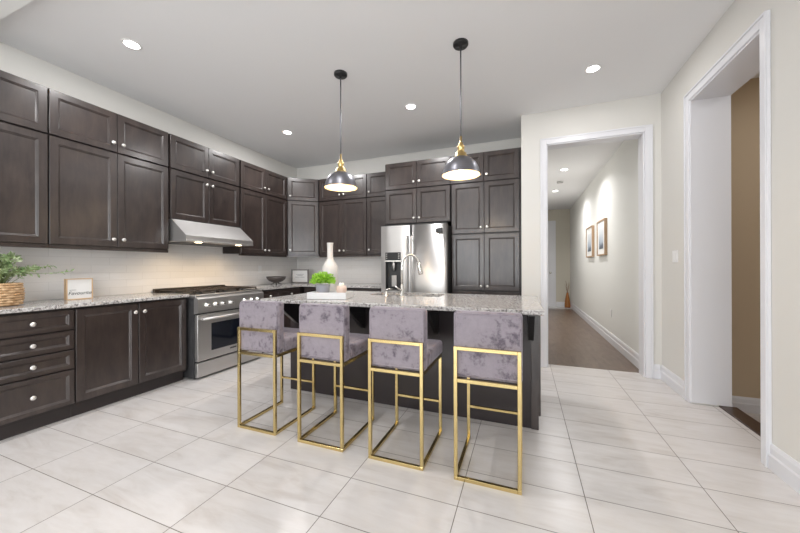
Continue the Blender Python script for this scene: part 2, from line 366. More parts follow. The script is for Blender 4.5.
# hallway end door
d = struct(MB().box(HX0 + .02, .78, HY - .03, HY, .003, 2.45).build('door_1', M['white']), 'white door at the far end of the hallway', 'door')
MB().lathe([(0, 0), (.028, 0), (.028, -.01), (.012, -.012), (.012, -.04), (.03, -.05), (.03, -.07), (0, -.08)], (.72, HY - .03, 1.0), 16, axis='y').build('door_handle', M['chrome'], d)
b = MB(); b.box(.78, .87, HY - .045, HY, .003, 2.54); b.box(HX0, .78, HY - .045, HY, 2.45, 2.54)
struct(b.build('trim_6', M['white']), 'white casing of the hallway end door', 'casing')
# tiled backsplash
b = MB(); b.box(XL, XL + .012, -.2, YB, .915, 1.40); b.box(XL, XL + .012, 2.365, 3.30, 1.40, 1.8); b.box(XL + .012, -1.88, YB - .012, YB, .915, 1.40)
struct(b.build('trim_7', M['splash']), 'glossy white tile backsplash above the counters', 'backsplash')

# ------------------------------------------------------------------ cabinets
def panel_mesh(b, x0, x1, z0, z1, t=.02, st=.06, y=0):
    """five piece door front: outer face at y, facing -y"""
    st = min(st, (z1 - z0) * .28)
    loops = [(0, t), (0, .0025), (.0025, 0), (st - .005, 0), (st + .001, .005), (st + .003, .005), (st + .011, .013)]
    rings = []
    for ins, dy in loops:
        rings.append([b.bm.verts.new(p) for p in ((x0 + ins, y + dy, z0 + ins), (x1 - ins, y + dy, z0 + ins), (x1 - ins, y + dy, z1 - ins), (x0 + ins, y + dy, z1 - ins))])
    for a, c in zip(rings, rings[1:]):
        for i in range(4): b.bm.faces.new((a[i], a[(i + 1) % 4], c[(i + 1) % 4], c[i]))
    b.bm.faces.new(rings[-1]); b.bm.faces.new(rings[0][::-1])
def knob(parent, x, z, y=0):
    MB().lathe([(0, .002), (.007, .002), (.0065, -.012), (.010, -.016), (.0165, -.019), (.0165, -.025), (.012, -.030), (0, -.031)], (x, y, z), 20, axis='y').build('knob', M['knobm'], parent)
def cabinet(label, loc, rz, w, dep, z0, z1, fronts, cat='cabinet', name='wall_cabinet', toe=0, rail=None, sides=(0, 0), group=None):
    """origin at the left front bottom corner of the door plane; front faces local -y"""
    t = thing(name, label, cat, (loc[0], loc[1], z0), rz, group)
    h = z1 - z0
    b = MB(); b.box(0, w, .021, dep, toe, h); b.build('body', M['carcass'], t)
    if toe: MB().box(0, w, .065, dep, 0, toe - .001).build('toe_kick', M['toe'], t)
    for kind, x0, x1, a, c, kx, kz in fronts:
        b = MB(); panel_mesh(b, x0, x1, a - z0, c - z0, st=.058 if kind == 'door' else .036); f = b.build(kind, M['wood'], t)
        if kx is not None: knob(f, kx, kz - z0)
    if rail:
        x0, x1 = rail; MB().box(x0, x1, .012, .04, -.03, 0).build('light_rail', M['wood'], t)
    return t
G = .004
def pair(x0, x1, a, c, kz, kin=.04):
    m_ = (x0 + x1) / 2
    return [('door', x0 + G, m_ - G / 2, a, c, m_ - kin, kz), ('door', m_ + G / 2, x1 - G, a, c, m_ + kin, kz)]
RZ = R(90)
XU = -3.60; du = 3.937 - 3.60
TOPA, TOPB = 2.292, 2.665; LOA, LOB = 1.39, 2.282
# left wall uppers (local x runs along +Y)
def left_up(y0, y1, lo, label_top, label_low, lo_kz, rail=True):
    w = y1 - y0
    cabinet(label_top, (XU, y0), RZ, w, du, TOPA - .004, TOPB, pair(0, w, TOPA, TOPB - .004, 2.37))
    cabinet(label_low, (XU, y0), RZ, w, du, lo - .002, LOB + .004, pair(0, w, lo + .004, LOB - .004, lo_kz), rail=(0, w) if rail else None)
left_up(.470, 1.407, LOA, 'short espresso top cabinet at the far left edge, over the plant', 'tall espresso wall cabinet at the far left, above the wicker basket', 1.465)
left_up(1.409, 2.355, LOA, 'short espresso top cabinet left of the one over the hood', 'tall espresso wall cabinet above the wooden word sign, left of the hood', 1.463)
left_up(2.372, 3.290, 1.735, 'short espresso top cabinet, upper of the two stacked over the range hood', 'espresso cabinet touching the steel range hood from above', 2.195, rail=False)
left_up(3.305, 4.225, LOA, 'short espresso top cabinet between hood and diagonal corner', 'tall espresso wall cabinet above the dark bowl, right of the hood', 1.447)
# side panels beside the hood reach down (the tall uppers' own sides do that)
# diagonal corner uppers
P0 = Vector((-3.600, 4.232)); P1 = Vector((-3.205, 4.53)); dv = P1 - P0; wd = dv.length; ang = math.atan2(dv.y, dv.x)
def corner(label, z0, z1, kz, rail):
    t = thing('corner_cabinet', label, 'cabinet', (P0.x, P0.y, z0), ang)
    inv = Matrix.Rotation(-ang, 2)
    def L(x, y):
        q = inv @ (Vector((x, y)) - P0); return (q.x, q.y)
    n = Vector((-dv.y, dv.x)).normalized() * .022
    poly = [L(P0.x + n.x, P0.y + n.y + .0), L(P1.x + n.x, P1.y + n.y), L(P1.x, YB - .013), L(XL + .013, YB - .013), L(XL + .013, P0.y)]
    MB().prism(poly, 'z', 0, z1 - z0).build('body', M['carcass'], t)
    b = MB(); panel_mesh(b, .008, wd - .008, .004, z1 - z0 - .004); f = b.build('door', M['wood'], t); knob(f, .045, kz - z0)
    if rail: MB().box(.0, wd, .012, .04, -.03, 0).build('light_rail', M['wood'], t)
corner('short diagonal espresso corner cabinet at the top of the kitchen corner', TOPA - .004, TOPB, 2.36, False)
corner('tall diagonal espresso corner cabinet above the small grey frame', LOA - .002, LOB + .004, 1.47, True)
# back wall uppers
def back_up(x0, x1, label_top, label_low, single=False):
    w = x1 - x0; dp = YB - .013 - 4.53
    for lab, z0, z1, a, c, kz, rl in ((label_top, TOPA - .004, TOPB, TOPA, TOPB - .004, 2.37, None), (label_low, LOA - .002, LOB + .004, LOA + .004, LOB - .004, 1.46, (0, w))):
        fr = [('door', G, w - G, a, c, .045, kz)] if single else pair(0, w, a, c, kz)
        cabinet(lab, (x0, 4.53), 0, w, dp, z0, z1, fr, rail=rl)
back_up(-3.200, -2.312, 'short two-door espresso top cabinet on the back wall behind the left pendant shade', 'tall two-door espresso wall cabinet behind the white bottle vase')
back_up(-2.308, -1.868, 'short single-door espresso top cabinet left of the refrigerator cabinets', 'tall single-door espresso wall cabinet just left of the refrigerator', True)
# tall section above fridge and pantry
YT = 4.22; dt = YB - .002 - YT
w1 = .936
cabinet('short espresso top cabinet, upper of the two over the refrigerator', (-1.85, YT), 0, w1, dt, TOPA - .004, TOPB, pair(0, w1, TOPA, TOPB - .004, 2.372))
cabinet('espresso cabinet directly above the steel refrigerator', (-1.85, YT), 0, w1, dt, 1.80, LOB + .004, pair(0, w1, 1.806, LOB - .004, 1.87))
w2 = .86
cabinet('short espresso top cabinet over the pantry, beside the hallway wall', (-.912, YT), 0, w2, dt, TOPA - .004, TOPB, pair(0, w2, TOPA, TOPB - .004, 2.372))
cabinet('full height espresso pantry cabinet right of the refrigerator', (-.900, YT), 0, w2 - .012, dt, 0, LOB + .004,
        pair(0, w2 - .012, 1.63, LOB - .004, 1.70) + pair(0, w2 - .012, .89, 1.612, .945) + pair(0, w2 - .012, .11, .874, .80), name='pantry_cabinet', toe=.1)
tag(MB().box(-.051, -.032, YT + .012, YB - .002, 0, TOPB).build('filler_panel', M['carcass']), 'narrow dark filler strip between pantry and hallway wall', 'panel')
tag(MB().box(-1.866, -1.851, YT + .03, YB - .002, 0, TOPB).build('side_panel', M['carcass']), 'tall dark end panel at the left side of the refrigerator', 'panel')

# base cabinets
XB = -3.33; db = 3.93 - 3.33
def drawers(x0, x1):
    k = (x0 + x1) / 2
    return [('drawer', x0 + G, x1 - G, a, c, k, kz) for a, c, kz in ((.715, .866, .79), (.56, .702, .631), (.405, .547, .476), (.125, .392, .258))]
cabinet('espresso base cabinet left of the four-drawer cabinet, at the picture edge', (XB, .02), RZ, .945, db, 0, .884, pair(0, .945, .125, .866, .79), name='base_cabinet', toe=.1)
cabinet('four-drawer espresso base cabinet under the wicker basket', (XB, .967), RZ, .485, db, 0, .884, drawers(0, .485), name='drawer_cabinet', toe=.1)
cabinet('two-door espresso base cabinet left of the range', (XB, 1.454), RZ, .906, db, 0, .884,
        [('door', .004, .445, .125, .866, .415, .79), ('door', .452, .90, .125, .866, .49, .79)], name='base_cabinet', toe=.1)
cabinet('espresso base cabinet right of the range, below the dark bowl', (XB, 3.325), RZ, .88, db, 0, .884,
        [('drawer', .004, .44, .72, .866, .22, .79), ('drawer', .446, .876, .72, .866, .66, .79)] + pair(0, .88, .125, .705, .64), name='base_cabinet', toe=.1)
# corner and back run
t = thing('corner_base_cabinet', 'espresso base cabinet in the kitchen corner under the small grey frame', 'cabinet', (XL + .02, 4.21, 0))
MB().box(0, .60, 0, .675, .1, .884).build('body', M['carcass'], t); MB().box(0, .54, .02, .675, 0, .099).build('toe_kick', M['toe'], t)
w = -1.872 - -3.31
cabinet('espresso base cabinets on the back wall left of the refrigerator', (-3.31, 4.25), 0, w, YB - .02 - 4.25, 0, .884,
        [('drawer', .03 + .004, .49, .72, .866, .26, .79), ('drawer', .494, .96, .72, .866, .73, .79), ('drawer', .964, w - G, .72, .866, 1.2, .79),
         ('door', .034, .49, .125, .705, .45, .64), ('door', .494, .96, .125, .705, .54, .64), ('door', .964, w - G, .125, .705, 1.01, .64)], name='base_cabinet', toe=.1)
# counters
tag(MB().box(XL + .013, -3.30, .02, 2.368, .885, .915, .005).build('countertop', M['granite']), 'speckled granite worktop left of the range', 'countertop')
b = MB(); poly = [(XL + .013, 3.322), (-3.30, 3.322), (-3.30, 4.22), (-1.87, 4.22), (-1.87, YB - .013), (XL + .013, YB - .013)]
b.prism(poly, 'z', .885, .915)
tag(b.build('countertop', M['granite']), 'L-shaped granite worktop running from the range round the corner', 'countertop')

# ------------------------------------------------------------------ island
t = thing('kitchen_island', 'dark kitchen island with granite top and stools along it', 'island', (-1.02, 2.9, 0))
ox, oy = -1.02, 2.9
IX0, IX1, IY0, IY1 = -2.15, .09, 2.565, 3.26
b = MB(); b.box(IX0 - ox, IX1 - ox, IY0 + .018 - oy, IY1 - oy, 0.0, .884); b.build('body', M['carcass'], t)
# back panel boards facing the stools
b = MB(); b.box(IX0 - ox, IX1 - ox, IY0 - oy, IY0 + .017 - oy, 0, .884); b.build('back_panel', M['island_wood'], t)
b = MB(); b.box(IX1 - .045 - ox, IX1 + .006 - ox, IY0 - .012 - oy, IY0 - .001 - oy, 0, .884, .002); b.build('corner_post', M['wood'], t)
b = MB(); panel_mesh(b, 0, IY1 - IY0, .1, .87, st=.07); e = b.build('end_panel', M['wood'], t); e.rotation_euler = (0, 0, RZ); e.location = (IX1 + .020 - ox, IY0 - oy, 0)
for kx in range(3):
    x0 = IX1 - (kx + 1) * (2.21 / 3); xx = -(x0 + 2.21 / 3 - ox)
    b = MB(); panel_mesh(b, xx + G, xx + 2.21 / 3 - G, .12, .87); f = b.build('door', M['wood'], t); f.rotation_euler = (0, 0, math.pi); f.location = (0, IY1 + .021 - oy, 0); knob(f, xx + .05, .8)
tp = MB(); SX0, SX1, SY0, SY1 = -1.46, -.74, 2.90, 3.24; TX0, TX1, TY0, TY1 = -2.195, .118, 2.225, 3.31
for r_ in ((TX0, SX0, TY0, TY1), (SX1, TX1, TY0, TY1), (SX0, SX1, TY0, SY0), (SX0, SX1, SY1, TY1)): pass
# slab with a real sink cut-out
def slab(b, X0, X1, Y0, Y1, hx0, hx1, hy0, hy1, z0, z1):
    o = [(X0, Y0), (X1, Y0), (X1, Y1), (X0, Y1)]; i = [(hx0, hy0), (hx1, hy0), (hx1, hy1), (hx0, hy1)]
    vs = []
    for z in (z0, z1):
        for p in o + i: vs.append(b.bm.verts.new((p[0] - ox, p[1] - oy, z)))
    for k in range(4):
        n_ = (k + 1) % 4
        b.bm.faces.new((vs[k], vs[n_], vs[4 + n_], vs[4 + k])); b.bm.faces.new((vs[8 + k], vs[8 + n_], vs[12 + n_], vs[12 + k]))
        b.bm.faces.new((vs[k], vs[n_], vs[8 + n_], vs[8 + k])); b.bm.faces.new((vs[4 + k], vs[4 + n_], vs[12 + n_], vs[12 + k]))
    bmesh.ops.recalc_face_normals(b.bm, faces=b.bm.faces)
    es = [e for e in b.bm.edges if all(abs(v.co.x + ox - X0) < 1e-5 or abs(v.co.x + ox - X1) < 1e-5 or abs(v.co.y + oy - Y0) < 1e-5 or abs(v.co.y + oy - Y1) < 1e-5 for v in e.verts) and len({round(v.co.z, 4) for v in e.verts}) == 1]
    bmesh.ops.bevel(b.bm, geom=es, offset=.006, segments=3, affect='EDGES', profile=.5)
b = MB(); slab(b, TX0, TX1, TY0, TY1, SX0, SX1, SY0, SY1, .885, .917); b.build('countertop', M['granite'], t)
b = MB()
a0, a1, c0, c1 = SX0 - ox, SX1 - ox, SY0 - oy, SY1 - oy
b.box(a0 - .012, a1 + .012, c0 - .012, c1 + .012, .70, .704); b.box(a0 - .012, a0 - .001, c0 - .012, c1 + .012, .704, .884); b.box(a1 + .001, a1 + .012, c0 - .012, c1 + .012, .704, .884)
b.box(a0, a1, c0 - .012, c0 - .001, .704, .884); b.box(a0, a1, c1 + .001, c1 + .012, .704, .884)
b.build('sink_basin', M['steel_h'], t)
for cx in (-2.06, -1.345, -.67, .045):
    x = cx - ox
    MB().prism([(IY0 - oy - .001, .884), (2.25 - oy, .884), (2.25 - oy, .874), (IY0 - .022 - oy, .655), (IY0 - oy - .001, .65)], 'x', x - .018, x + .018).build('support_bracket', M['bracket'], t)
# faucet
t = thing('kitchen_faucet', 'brushed gooseneck pull-down faucet on the island', 'faucet', (-1.085, 2.86, .917))
MB().lathe([(0, 0), (.028, 0), (.028, .008), (.02, .014), (.018, .10), (.014, .11), (0, .11)], (0, 0, 0), 20).build('base', M['chrome'], t)
pts = [(0, 0, .10), (0, 0, .27)]; dx, dy = .80, .60
for k in range(0, 15):
    a = math.pi * (1 - k / 14 * .93); pts.append((dx * (.085 + .085 * math.cos(a)), dy * (.085 + .085 * math.cos(a)), .30 + .095 * math.sin(a)))
MB().tube(pts, .0125, 12).build('spout', M['chrome'], t)
e = Vector(pts[-1]); MB().tube([e + Vector((0, 0, .01)), e + Vector((.004, .003, -.03)), e + Vector((.016, .012, -.10)), e + Vector((.018, .013, -.115))], [.015, .019, .024, .021], 14).build('spray_head', M['chrome'], t)
MB().tube([(0, -.015, .06), (-.02, -.045, .075), (-.04, -.075, .10)], [.008, .007, .006], 10).build('lever', M['chrome'], t)
t = thing('soap_dispenser', 'small metal soap dispenser beside the faucet', 'dispenser', (-1.25, 2.86, .917))
MB().lathe([(0, 0), (.02, 0), (.02, .006), (.012, .01), (.011, .045), (.0, .048)], (0, 0, 0), 16).build('base', M['chrome'], t)
MB().tube([(0, 0, .045), (0, 0, .06), (.02, .015, .066), (.055, .04, .06)], .006, 10).build('pump', M['chrome'], t)

# ------------------------------------------------------------------ bar stools
def rbox(b, x0, x1, y0, y1, z0, z1, rad, seg=4): b.box(x0, x1, y0, y1, z0, z1, rad, seg)
def make_stool():
    t = thing('bar_stool', '', 'stool')
    w, dp, q = .358, .472, .020            # frame outer width, depth, tube section
    zs, zm = .56, .74                    # seat bar, middle back bar (centre heights)
    h = w / 2
    def bar(name, *r): return MB().box(*r, bev=.0015, seg=1).build(name, M['brass'], t)
    for s in (-1, 1):
        x = s * (h - q / 2)
        bar('back_leg', x - q / 2, x + q / 2, 0, q, q, zm + q / 2)
        bar('front_leg', x - q / 2, x + q / 2, dp - q, dp, q, zs - q / 2 - .0)
        bar('floor_rail', x - q / 2, x + q / 2, 0, dp, 0, q)
        bar('seat_rail', x - q / 2, x + q / 2, q, dp, zs - q / 2, zs + q / 2)
    bar('floor_bar', -h + q, h - q, 0, q, 0, q)
    bar('seat_bar', -h + q, h - q, 0, q, zs - q / 2, zs + q / 2)
    bar('back_bar', -h + q, h - q, 0, q, zm - q / 2, zm + q / 2)
    bar('footrest', -h + q, h - q, dp - q * .9, dp - q * .1, .222, .238)
    bar('front_seat_bar', -h + q, h - q, dp - q, dp, zs - q / 2, zs + q / 2)
    b = MB(); b.box(-h - .006, h + .006, q + .001, q + .078, zs + q / 2 + .001, .945, .022, 4)
    bk = b.build('backrest', M['velvet'], t)
    # piping along the rear rim of the backrest
    def rim(y):
        a0, a1, z0, z1, r = -h + .004, h - .004, zs + .03, .936, .022; pts = []
        for cx, cz, st in ((a1 - r, z0 + r, -90), (a1 - r, z1 - r, 0), (a0 + r, z1 - r, 90), (a0 + r, z0 + r, 180)):
            for k in range(5):
                a = R(st + k * 22.5); pts.append((cx + r * math.cos(a), y, cz + r * math.sin(a)))
        return pts
    MB().tube(rim(q + .004), .0045, 6, closed=True).build('piping', M['velvet'], bk)
    MB().box(-h - .004, h + .004, q + .080, dp + .015, zs + q / 2 + .001, .668, .022, 4).build('seat', M['velvet'], t)
    return t
proto = make_stool()
stools = [(-1.829, 1.806, 0, 'violet-grey velvet bar stool nearest the range, leftmost of four'),
          (-1.275, 1.80, 0, 'violet-grey velvet bar stool second from the range, in front of the white tray'),
          (-.735, 1.803, 0, 'violet-grey velvet bar stool below the faucet, third from the range'),
          (-.194, 1.795, 0, 'violet-grey velvet bar stool at the island end nearest the hallway')]
for i, (x, y, a, lab) in enumerate(stools):
    o = proto if i == 0 else copy_tree(proto)
    o.location = (x, y, 0); o.rotation_euler.z = a; o['label'] = lab; o['group'] = 'bar stools at the island'

# ------------------------------------------------------------------ refrigerator
t = thing('refrigerator', 'stainless steel side-by-side refrigerator with water dispenser', 'refrigerator', (-1.365, 4.0, 0))
FW = .455; split = -.035
MB().box(-FW + .005, FW - .005, .065, .86, .02, 1.735, .004).build('body', M['steel_side'], t)
def fdoor(x0, x1, bulge=.012, cut=None):
    b = MB(); n = 18; pts = []
    r = .012
    for k in range(n + 1):
        u = k / n; pts.append((x0 + (x1 - x0) * u, -bulge * (1 - (2 * u - 1) ** 2) - (0 if 0 < k < n else -r)))
    poly = pts + [(x1, .06), (x0, .06)]
    if not cut: b.prism(poly, 'z', .05, 1.745, True)
    for f in b.bm.faces:
        if abs(f.normal.z) > .9: f.smooth = False
    return b
# right door whole, left door with a real dispenser recess: built in bands
b = fdoor(split + .004, FW); dr = b.build('right_door', M['steel'], t)
x0, x1 = -FW, split - .004; rx0, rx1, rz0, rz1 = -.385, -.165, .88, 1.39
b = MB(); n = 24; B = .014
def yy(x): u = (x - x0) / (x1 - x0); return -B * (1 - (2 * u - 1) ** 2)
xs = sorted(set([x0 + (x1 - x0) * k / n for k in range(n + 1)] + [rx0, rx1]))
zs_ = [.05, rz0, rz1, 1.745]
for i in range(len(xs) - 1):
    for j in range(3):
        if j == 1 and xs[i] >= rx0 - 1e-6 and xs[i + 1] <= rx1 + 1e-6: continue
        b._add([(xs[i], yy(xs[i]), zs_[j]), (xs[i + 1], yy(xs[i + 1]), zs_[j]), (xs[i + 1], yy(xs[i + 1]), zs_[j + 1]), (xs[i], yy(xs[i]), zs_[j + 1])], [(0, 1, 2, 3)], True)
b._add([(x0, 0, .05), (x0, .06, .05), (x0, .06, 1.745), (x0, 0, 1.745), (x1, 0, .05), (x1, .06, .05), (x1, .06, 1.745), (x1, 0, 1.745)], [(0, 1, 2, 3), (7, 6, 5, 4), (3, 2, 6, 7), (1, 0, 4, 5), (1, 5, 6, 2)])
dl = b.build('left_door', M['steel'], t)
b = MB(); dd = .05
yb = -.014
b.box(rx0, rx1, dd - .004, dd, rz0, rz1 - .11); b.box(rx0, rx0 + .006, yb, dd - .004, rz0, rz1 - .11); b.box(rx1 - .006, rx1, yb, dd - .004, rz0, rz1 - .11)
b.box(rx0 + .006, rx1 - .006, yb, dd - .004, rz0, rz0 + .01)
dsp = b.build('dispenser_recess', M['steel_side'], dl)
b = MB(); b.box(rx0, rx1, yb - .006, dd, rz1 - .108, rz1, .003); b.build('control_panel', M['black'], dl)
b = MB(); b.box(rx0 - .008, rx1 + .008, yb - .008, yb + .006, rz1 - .125, rz1 - .109); b.build('dispenser_trim', M['chrome'], dl)
b = MB(); b.lathe([(0, 0), (.030, 0), (.034, -.04), (.024, -.09), (.012, -.12), (0, -.12)], (-.275, .022, rz1 - .125), 16); b.build('water_spout', M['steel'], dl)
b = MB(); b.box(-.31, -.24, .018, .034, rz0 + .05, rz0 + .20, .004); b.build('paddle', M['plastic_grey'], dl)
for k in range(3):
    b = MB(); b.box(rx0 + .014, rx0 + .026, yb - .0075, yb - .0055, rz1 - .085 + k * .028, rz1 - .073 + k * .028); b.build('button', M['plastic_grey'], dl)
    b = MB(); b.box(rx1 - .034, rx1 - .016, yb - .0075, yb - .0055, rz1 - .085 + k * .028, rz1 - .073 + k * .028); b.build('button', M['plastic_grey'], dl)
for nm, x in (('left', split - .032), ('right', split + .032)):
    b = MB(); b.tube([(x, -.018, 1.60), (x, -.050, 1.585), (x, -.058, 1.55), (x, -.058, .62), (x, -.050, .585), (x, -.018, .57)], .012, 12); b.build('handle', M['steel'], dl if nm == 'left' else dr)
b = MB(); b.box(.315, .40, -.0155, -.0085, 1.635, 1.69, .001, 1); b.build('badge', M['black'], dr)
MB().box(-FW + .01, FW - .01, .02, .06, .0, .045).build('toe_grille', M['black'], t)
MB().box(-FW + .01, FW - .01, .03, .10, 1.746, 1.765).build('hinge_cover', M['black'], t)

# ------------------------------------------------------------------ range
t = thing('gas_range', 'wide stainless steel gas range with black oven window', 'range', (-3.23, 2.385, 0), RZ)
w = .915; D = .70
MB().box(0, w, .03, D, .02, .87).build('body', M['steel_side'], t)
MB().box(-.001, w + .001, 0.0, D, .871, .905, .004).build('cooktop', M['steel_h'], t)
MB().box(.02, w - .02, .05, D - .05, .9055, .909).build('burner_pan', M['black'], t)
MB().prism([(.03, .70), (-.005, .705), (-.03, .72), (-.03, .86), (-.02, .872), (0, .878), (.03, .87)], 'x', 0, w).build('control_panel', M['steel_h'], t)
for y in (.10, .20, .29, .395, .60, .70, .80):
    k = MB(); k.lathe([(0, 0), (.026, 0), (.026, -.006), (.019, -.009), (.018, -.036), (.014, -.040), (0, -.041)], (y, -.03, .79), 20, axis='y'); k.build('knob', M['chrome'], t)
b = MB(); b.box(.01, w - .01, -.012, .029, .195, .69, .004); dr = b.build('oven_door', M['steel_h'], t)
MB().box(.17, w - .17, -.0145, -.0125, .285, .585).build('window', M['glassblack'], dr)
b = MB(); b.tube([(.04, -.055, .645), (w - .04, -.055, .645)], .014, 14); b.box(.06, .085, -.05, -.012, .636, .654); b.box(w - .085, w - .06, -.05, -.012, .636, .654); b.build('handle', M['steel_h'], dr)
MB().box(.41, .50, -.0135, -.0125, .245, .262).build('badge', M['steel_side'], dr)
MB().box(.01, w - .01, -.008, .029, .025, .178, .004).build('kick_panel', M['steel_h'], t)
for x in (.05, w - .05):
    for y in (.08, D - .06): MB().cyl((x, y, 0), .018, .02, 14).build('leg', M['black'], t)
for i in range(3):
    x0 = .03 + i * .287; b = MB(); x1 = x0 + .28; z0, z1 = .928, .942
    for x in (x0, x1 - .012): b.box(x, x + .012, .06, D - .07, z0, z1, .002, 1)
    for y in (.06, .2, .335, .47, D - .082): b.box(x0, x1, y, y + .012, z0 + .001, z1 + .001, .002, 1)
    b.box((x0 + x1) / 2 - .006, (x0 + x1) / 2 + .006, .06, D - .07, z0, z1 + .002, .002, 1)
    for x in (x0 + .006, x1 - .006):
        for y in (.066, D - .076): b.box(x - .006, x + .006, y - .006, y + .006, .909, z0)
    b.build('grate', M['iron'], t)
    for y in (.2, .49):
        b = MB(); b.lathe([(0, 0), (.045, 0), (.045, .008), (.03, .012), (.028, .018), (0, .019)], ((x0 + x1) / 2, y, .909), 20); b.build('burner', M['black'], t)
b = MB(); b.box(0, w, D - .045, D - .005, .905, .955, .004)
for i in range(30): b.box(.02 + i * .0295, .035 + i * .0295, D - .049, D - .045, .915, .945)
b.build('backguard', M['iron'], t)

# ------------------------------------------------------------------ range hood
t = thing('range_hood', 'stainless steel under-cabinet range hood with two lit lamps', 'range hood', (-3.937, 2.378, 1.48), RZ)
# local x = +Y world, local -y = +X world
w = .905; F_ = -.575
b = MB(); b.prism([(0, .018), (F_, .006), (F_, .062), (-.345, .25), (0, .25)], 'x', 0, w); b.build('canopy', M['steel_h'], t)
MB().box(-.002, w + .002, F_ - .004, 0, 0, .017, .002, 1).build('bottom_rim', M['steel_h'], t)
for i in range(2):
    MB().box(.05 + i * .41, .44 + i * .41, F_ + .13, -.05, -.006, -.001).build('filter', M['steel_side'], t)
for x in (.19, w - .17):
    l = MB().lathe([(0, 0), (.035, 0), (.035, -.004), (0, -.006)], (x, F_ + .07, 0), 20).build('lamp', M['hoodlamp'], t)
    li = bpy.data.lights.new('hood_light', 'SPOT'); li.energy = HOOD_P * 4; li.color = (1, .74, .45); li.spot_size = R(125); li.spot_blend = .8; li.shadow_soft_size = .03
    lo = bpy.data.objects.new('hood_light', li); COL.objects.link(lo); lo.parent = t; lo.location = (x, F_ + .07, -.02); lo.rotation_euler = (R(22), 0, 0)

# ------------------------------------------------------------------ pendants
def make_pendant():
    t = thing('pendant_lamp', '', 'pendant lamp')     # origin on the ceiling
    MB().lathe([(0, 0), (.062, 0), (.062, -.018), (.056, -.026), (.012, -.028), (.010, -.045), (0, -.046)], (0, 0, 0), 32).build('canopy', M['black'], t)
    MB().cyl((0, 0, -.80), .0055, .76, 10).build('stem', M['gunmetal'], t)
    MB().lathe([(0, .0), (.009, 0), (.009, -.05), (.018, -.055), (.018, -.07), (.028, -.078), (.030, -.10), (.026, -.108), (.028, -.128), (.044, -.138), (.048, -.165), (.056, -.168), (.056, -.18), (0, -.18)], (0, 0, -.765), 28).build('socket', M['lampbrass'], t)
    out = []; prof = [(.040, 0), (.060, -.004), (.085, -.018), (.110, -.040), (.130, -.068), (.143, -.10), (.150, -.128), (.152, -.14), (.156, -.145), (.156, -.150)]
    b = MB(); b.lathe([(0, .001)] + prof, (0, 0, -.935), 48)
    sh = b.build('shade', M['gunmetal'], t)
    b = MB(); b.lathe([(0, -.004)] + [(r - .004, z - .003) for r, z in prof[:-2]] + [(.152, -.150), (.156, -.150)], (0, 0, -.935), 48); b.build('shade_lining', M['shade_in'], sh)
    MB().lathe([(0, 0), (.014, 0), (.016, -.03), (.03, -.055), (.032, -.075), (.022, -.098), (0, -.105)], (0, 0, -.94), 20).build('bulb', M['bulb'], t)
    return t
pp = make_pendant()
for i, (x, y, lab) in enumerate(((-1.617, 2.64, 'gunmetal dome pendant with brass neck, the left one nearer the kitchen corner'), (-.481, 2.64, 'gunmetal dome pendant with brass neck, in front of the pantry cabinets'))):
    o = pp if i == 0 else copy_tree(pp)
    o.location = (x, y, CZ); o['label'] = lab; o['group'] = 'pendants over the island'
    li = bpy.data.lights.new('pendant_light', 'POINT'); li.energy = PEND_P * 4; li.color = (1, .82, .58); li.shadow_soft_size = .035
    lo = bpy.data.objects.new('pendant_light', li); COL.objects.link(lo); lo.location = (x, y, CZ - 1.052)
    lo.parent = o; lo.location = (0, 0, -1.06)

# ------------------------------------------------------------------ recessed ceiling lights
def can(x, y, z, lab, p, grp='recessed ceiling lights', spread=180):
    t = thing('recessed_light', lab, 'ceiling light', (x, y, z), 0, grp)
    MB().lathe([(.052, -.001), (.052, -.004), (.066, -.006), (.070, -.001)], (0, 0, 0), 32).build('trim_ring', M['plastic_white'], t)
    MB().lathe([(0, -.003), (.051, -.003), (.051, -.001), (0, -.001)], (0, 0, 0), 32).build('lens', M['can'], t)
    l = area('downlight', (0, 0, -.012), (0, 0, 0), .10, .10, p, CAN_C, 'DISK'); l.parent = t; l.data.spread = R(spread)
for x, y, lab in ((-3.0, 1.67, 'recessed ceiling light at the upper left, above the left cabinets'), (-3.0, 3.53, 'recessed ceiling light near the kitchen corner'),
                  (-1.205, 3.48, 'recessed ceiling light between the two pendants'), (.60, 3.43, 'recessed ceiling light right of the pendants, before the hallway'),
                  (-1.2, 1.6, 'recessed ceiling light just out of view above the stools'),                   (-3.0, -.3, 'added recessed ceiling light, unseen behind the viewpoint at the left'), (-1.2, -.3, 'added recessed ceiling light, unseen behind the viewpoint in the middle'), (.6, -.3, 'added recessed ceiling light, unseen behind the viewpoint at the right'),
                  (-3.0, -3, 'added recessed ceiling light, unseen far behind the viewpoint at the left'), (.0, -3, 'added recessed ceiling light, unseen far behind the viewpoint at the right')):  # the lights behind the viewpoint are invented to brighten the room
    can(x, y, CZ, lab, CAN_P * {-3.0: 1.4, -1.2: 1.25, -1.205: 1.4, .60: .45, 0: .5}.get(x, 1) * (1.25 if y > 3 else .8 if y > 0 else .5))
for x, y, lab in ((.65, 6.22, 'nearer recessed light in the hallway ceiling'), (.65, 7.92, 'farther recessed light in the hallway ceiling')): can(x, y, HZ, lab, 18, 'hallway ceiling lights', 145)
can(2.4, 3.0, 2.95, 'added recessed light in the side room ceiling, out of view', 7, 'side room lights')  # unseen lamp added to brighten the side room wall
t = thing('smoke_detector', 'small pale detector on the hallway ceiling between its lights', 'smoke detector', (.67, 7.1, HZ))
MB().lathe([(0, -.03), (.03, -.03), (.055, -.022), (.06, 0), (0, 0)], (0, 0, 0), 24).build('cover', M['plastic_grey'], t)
MB().lathe([(0, -.036), (.02, -.036), (.022, -.031), (0, -.031)], (0, 0, 0), 16).build('sensor', M['plastic_white'], t)

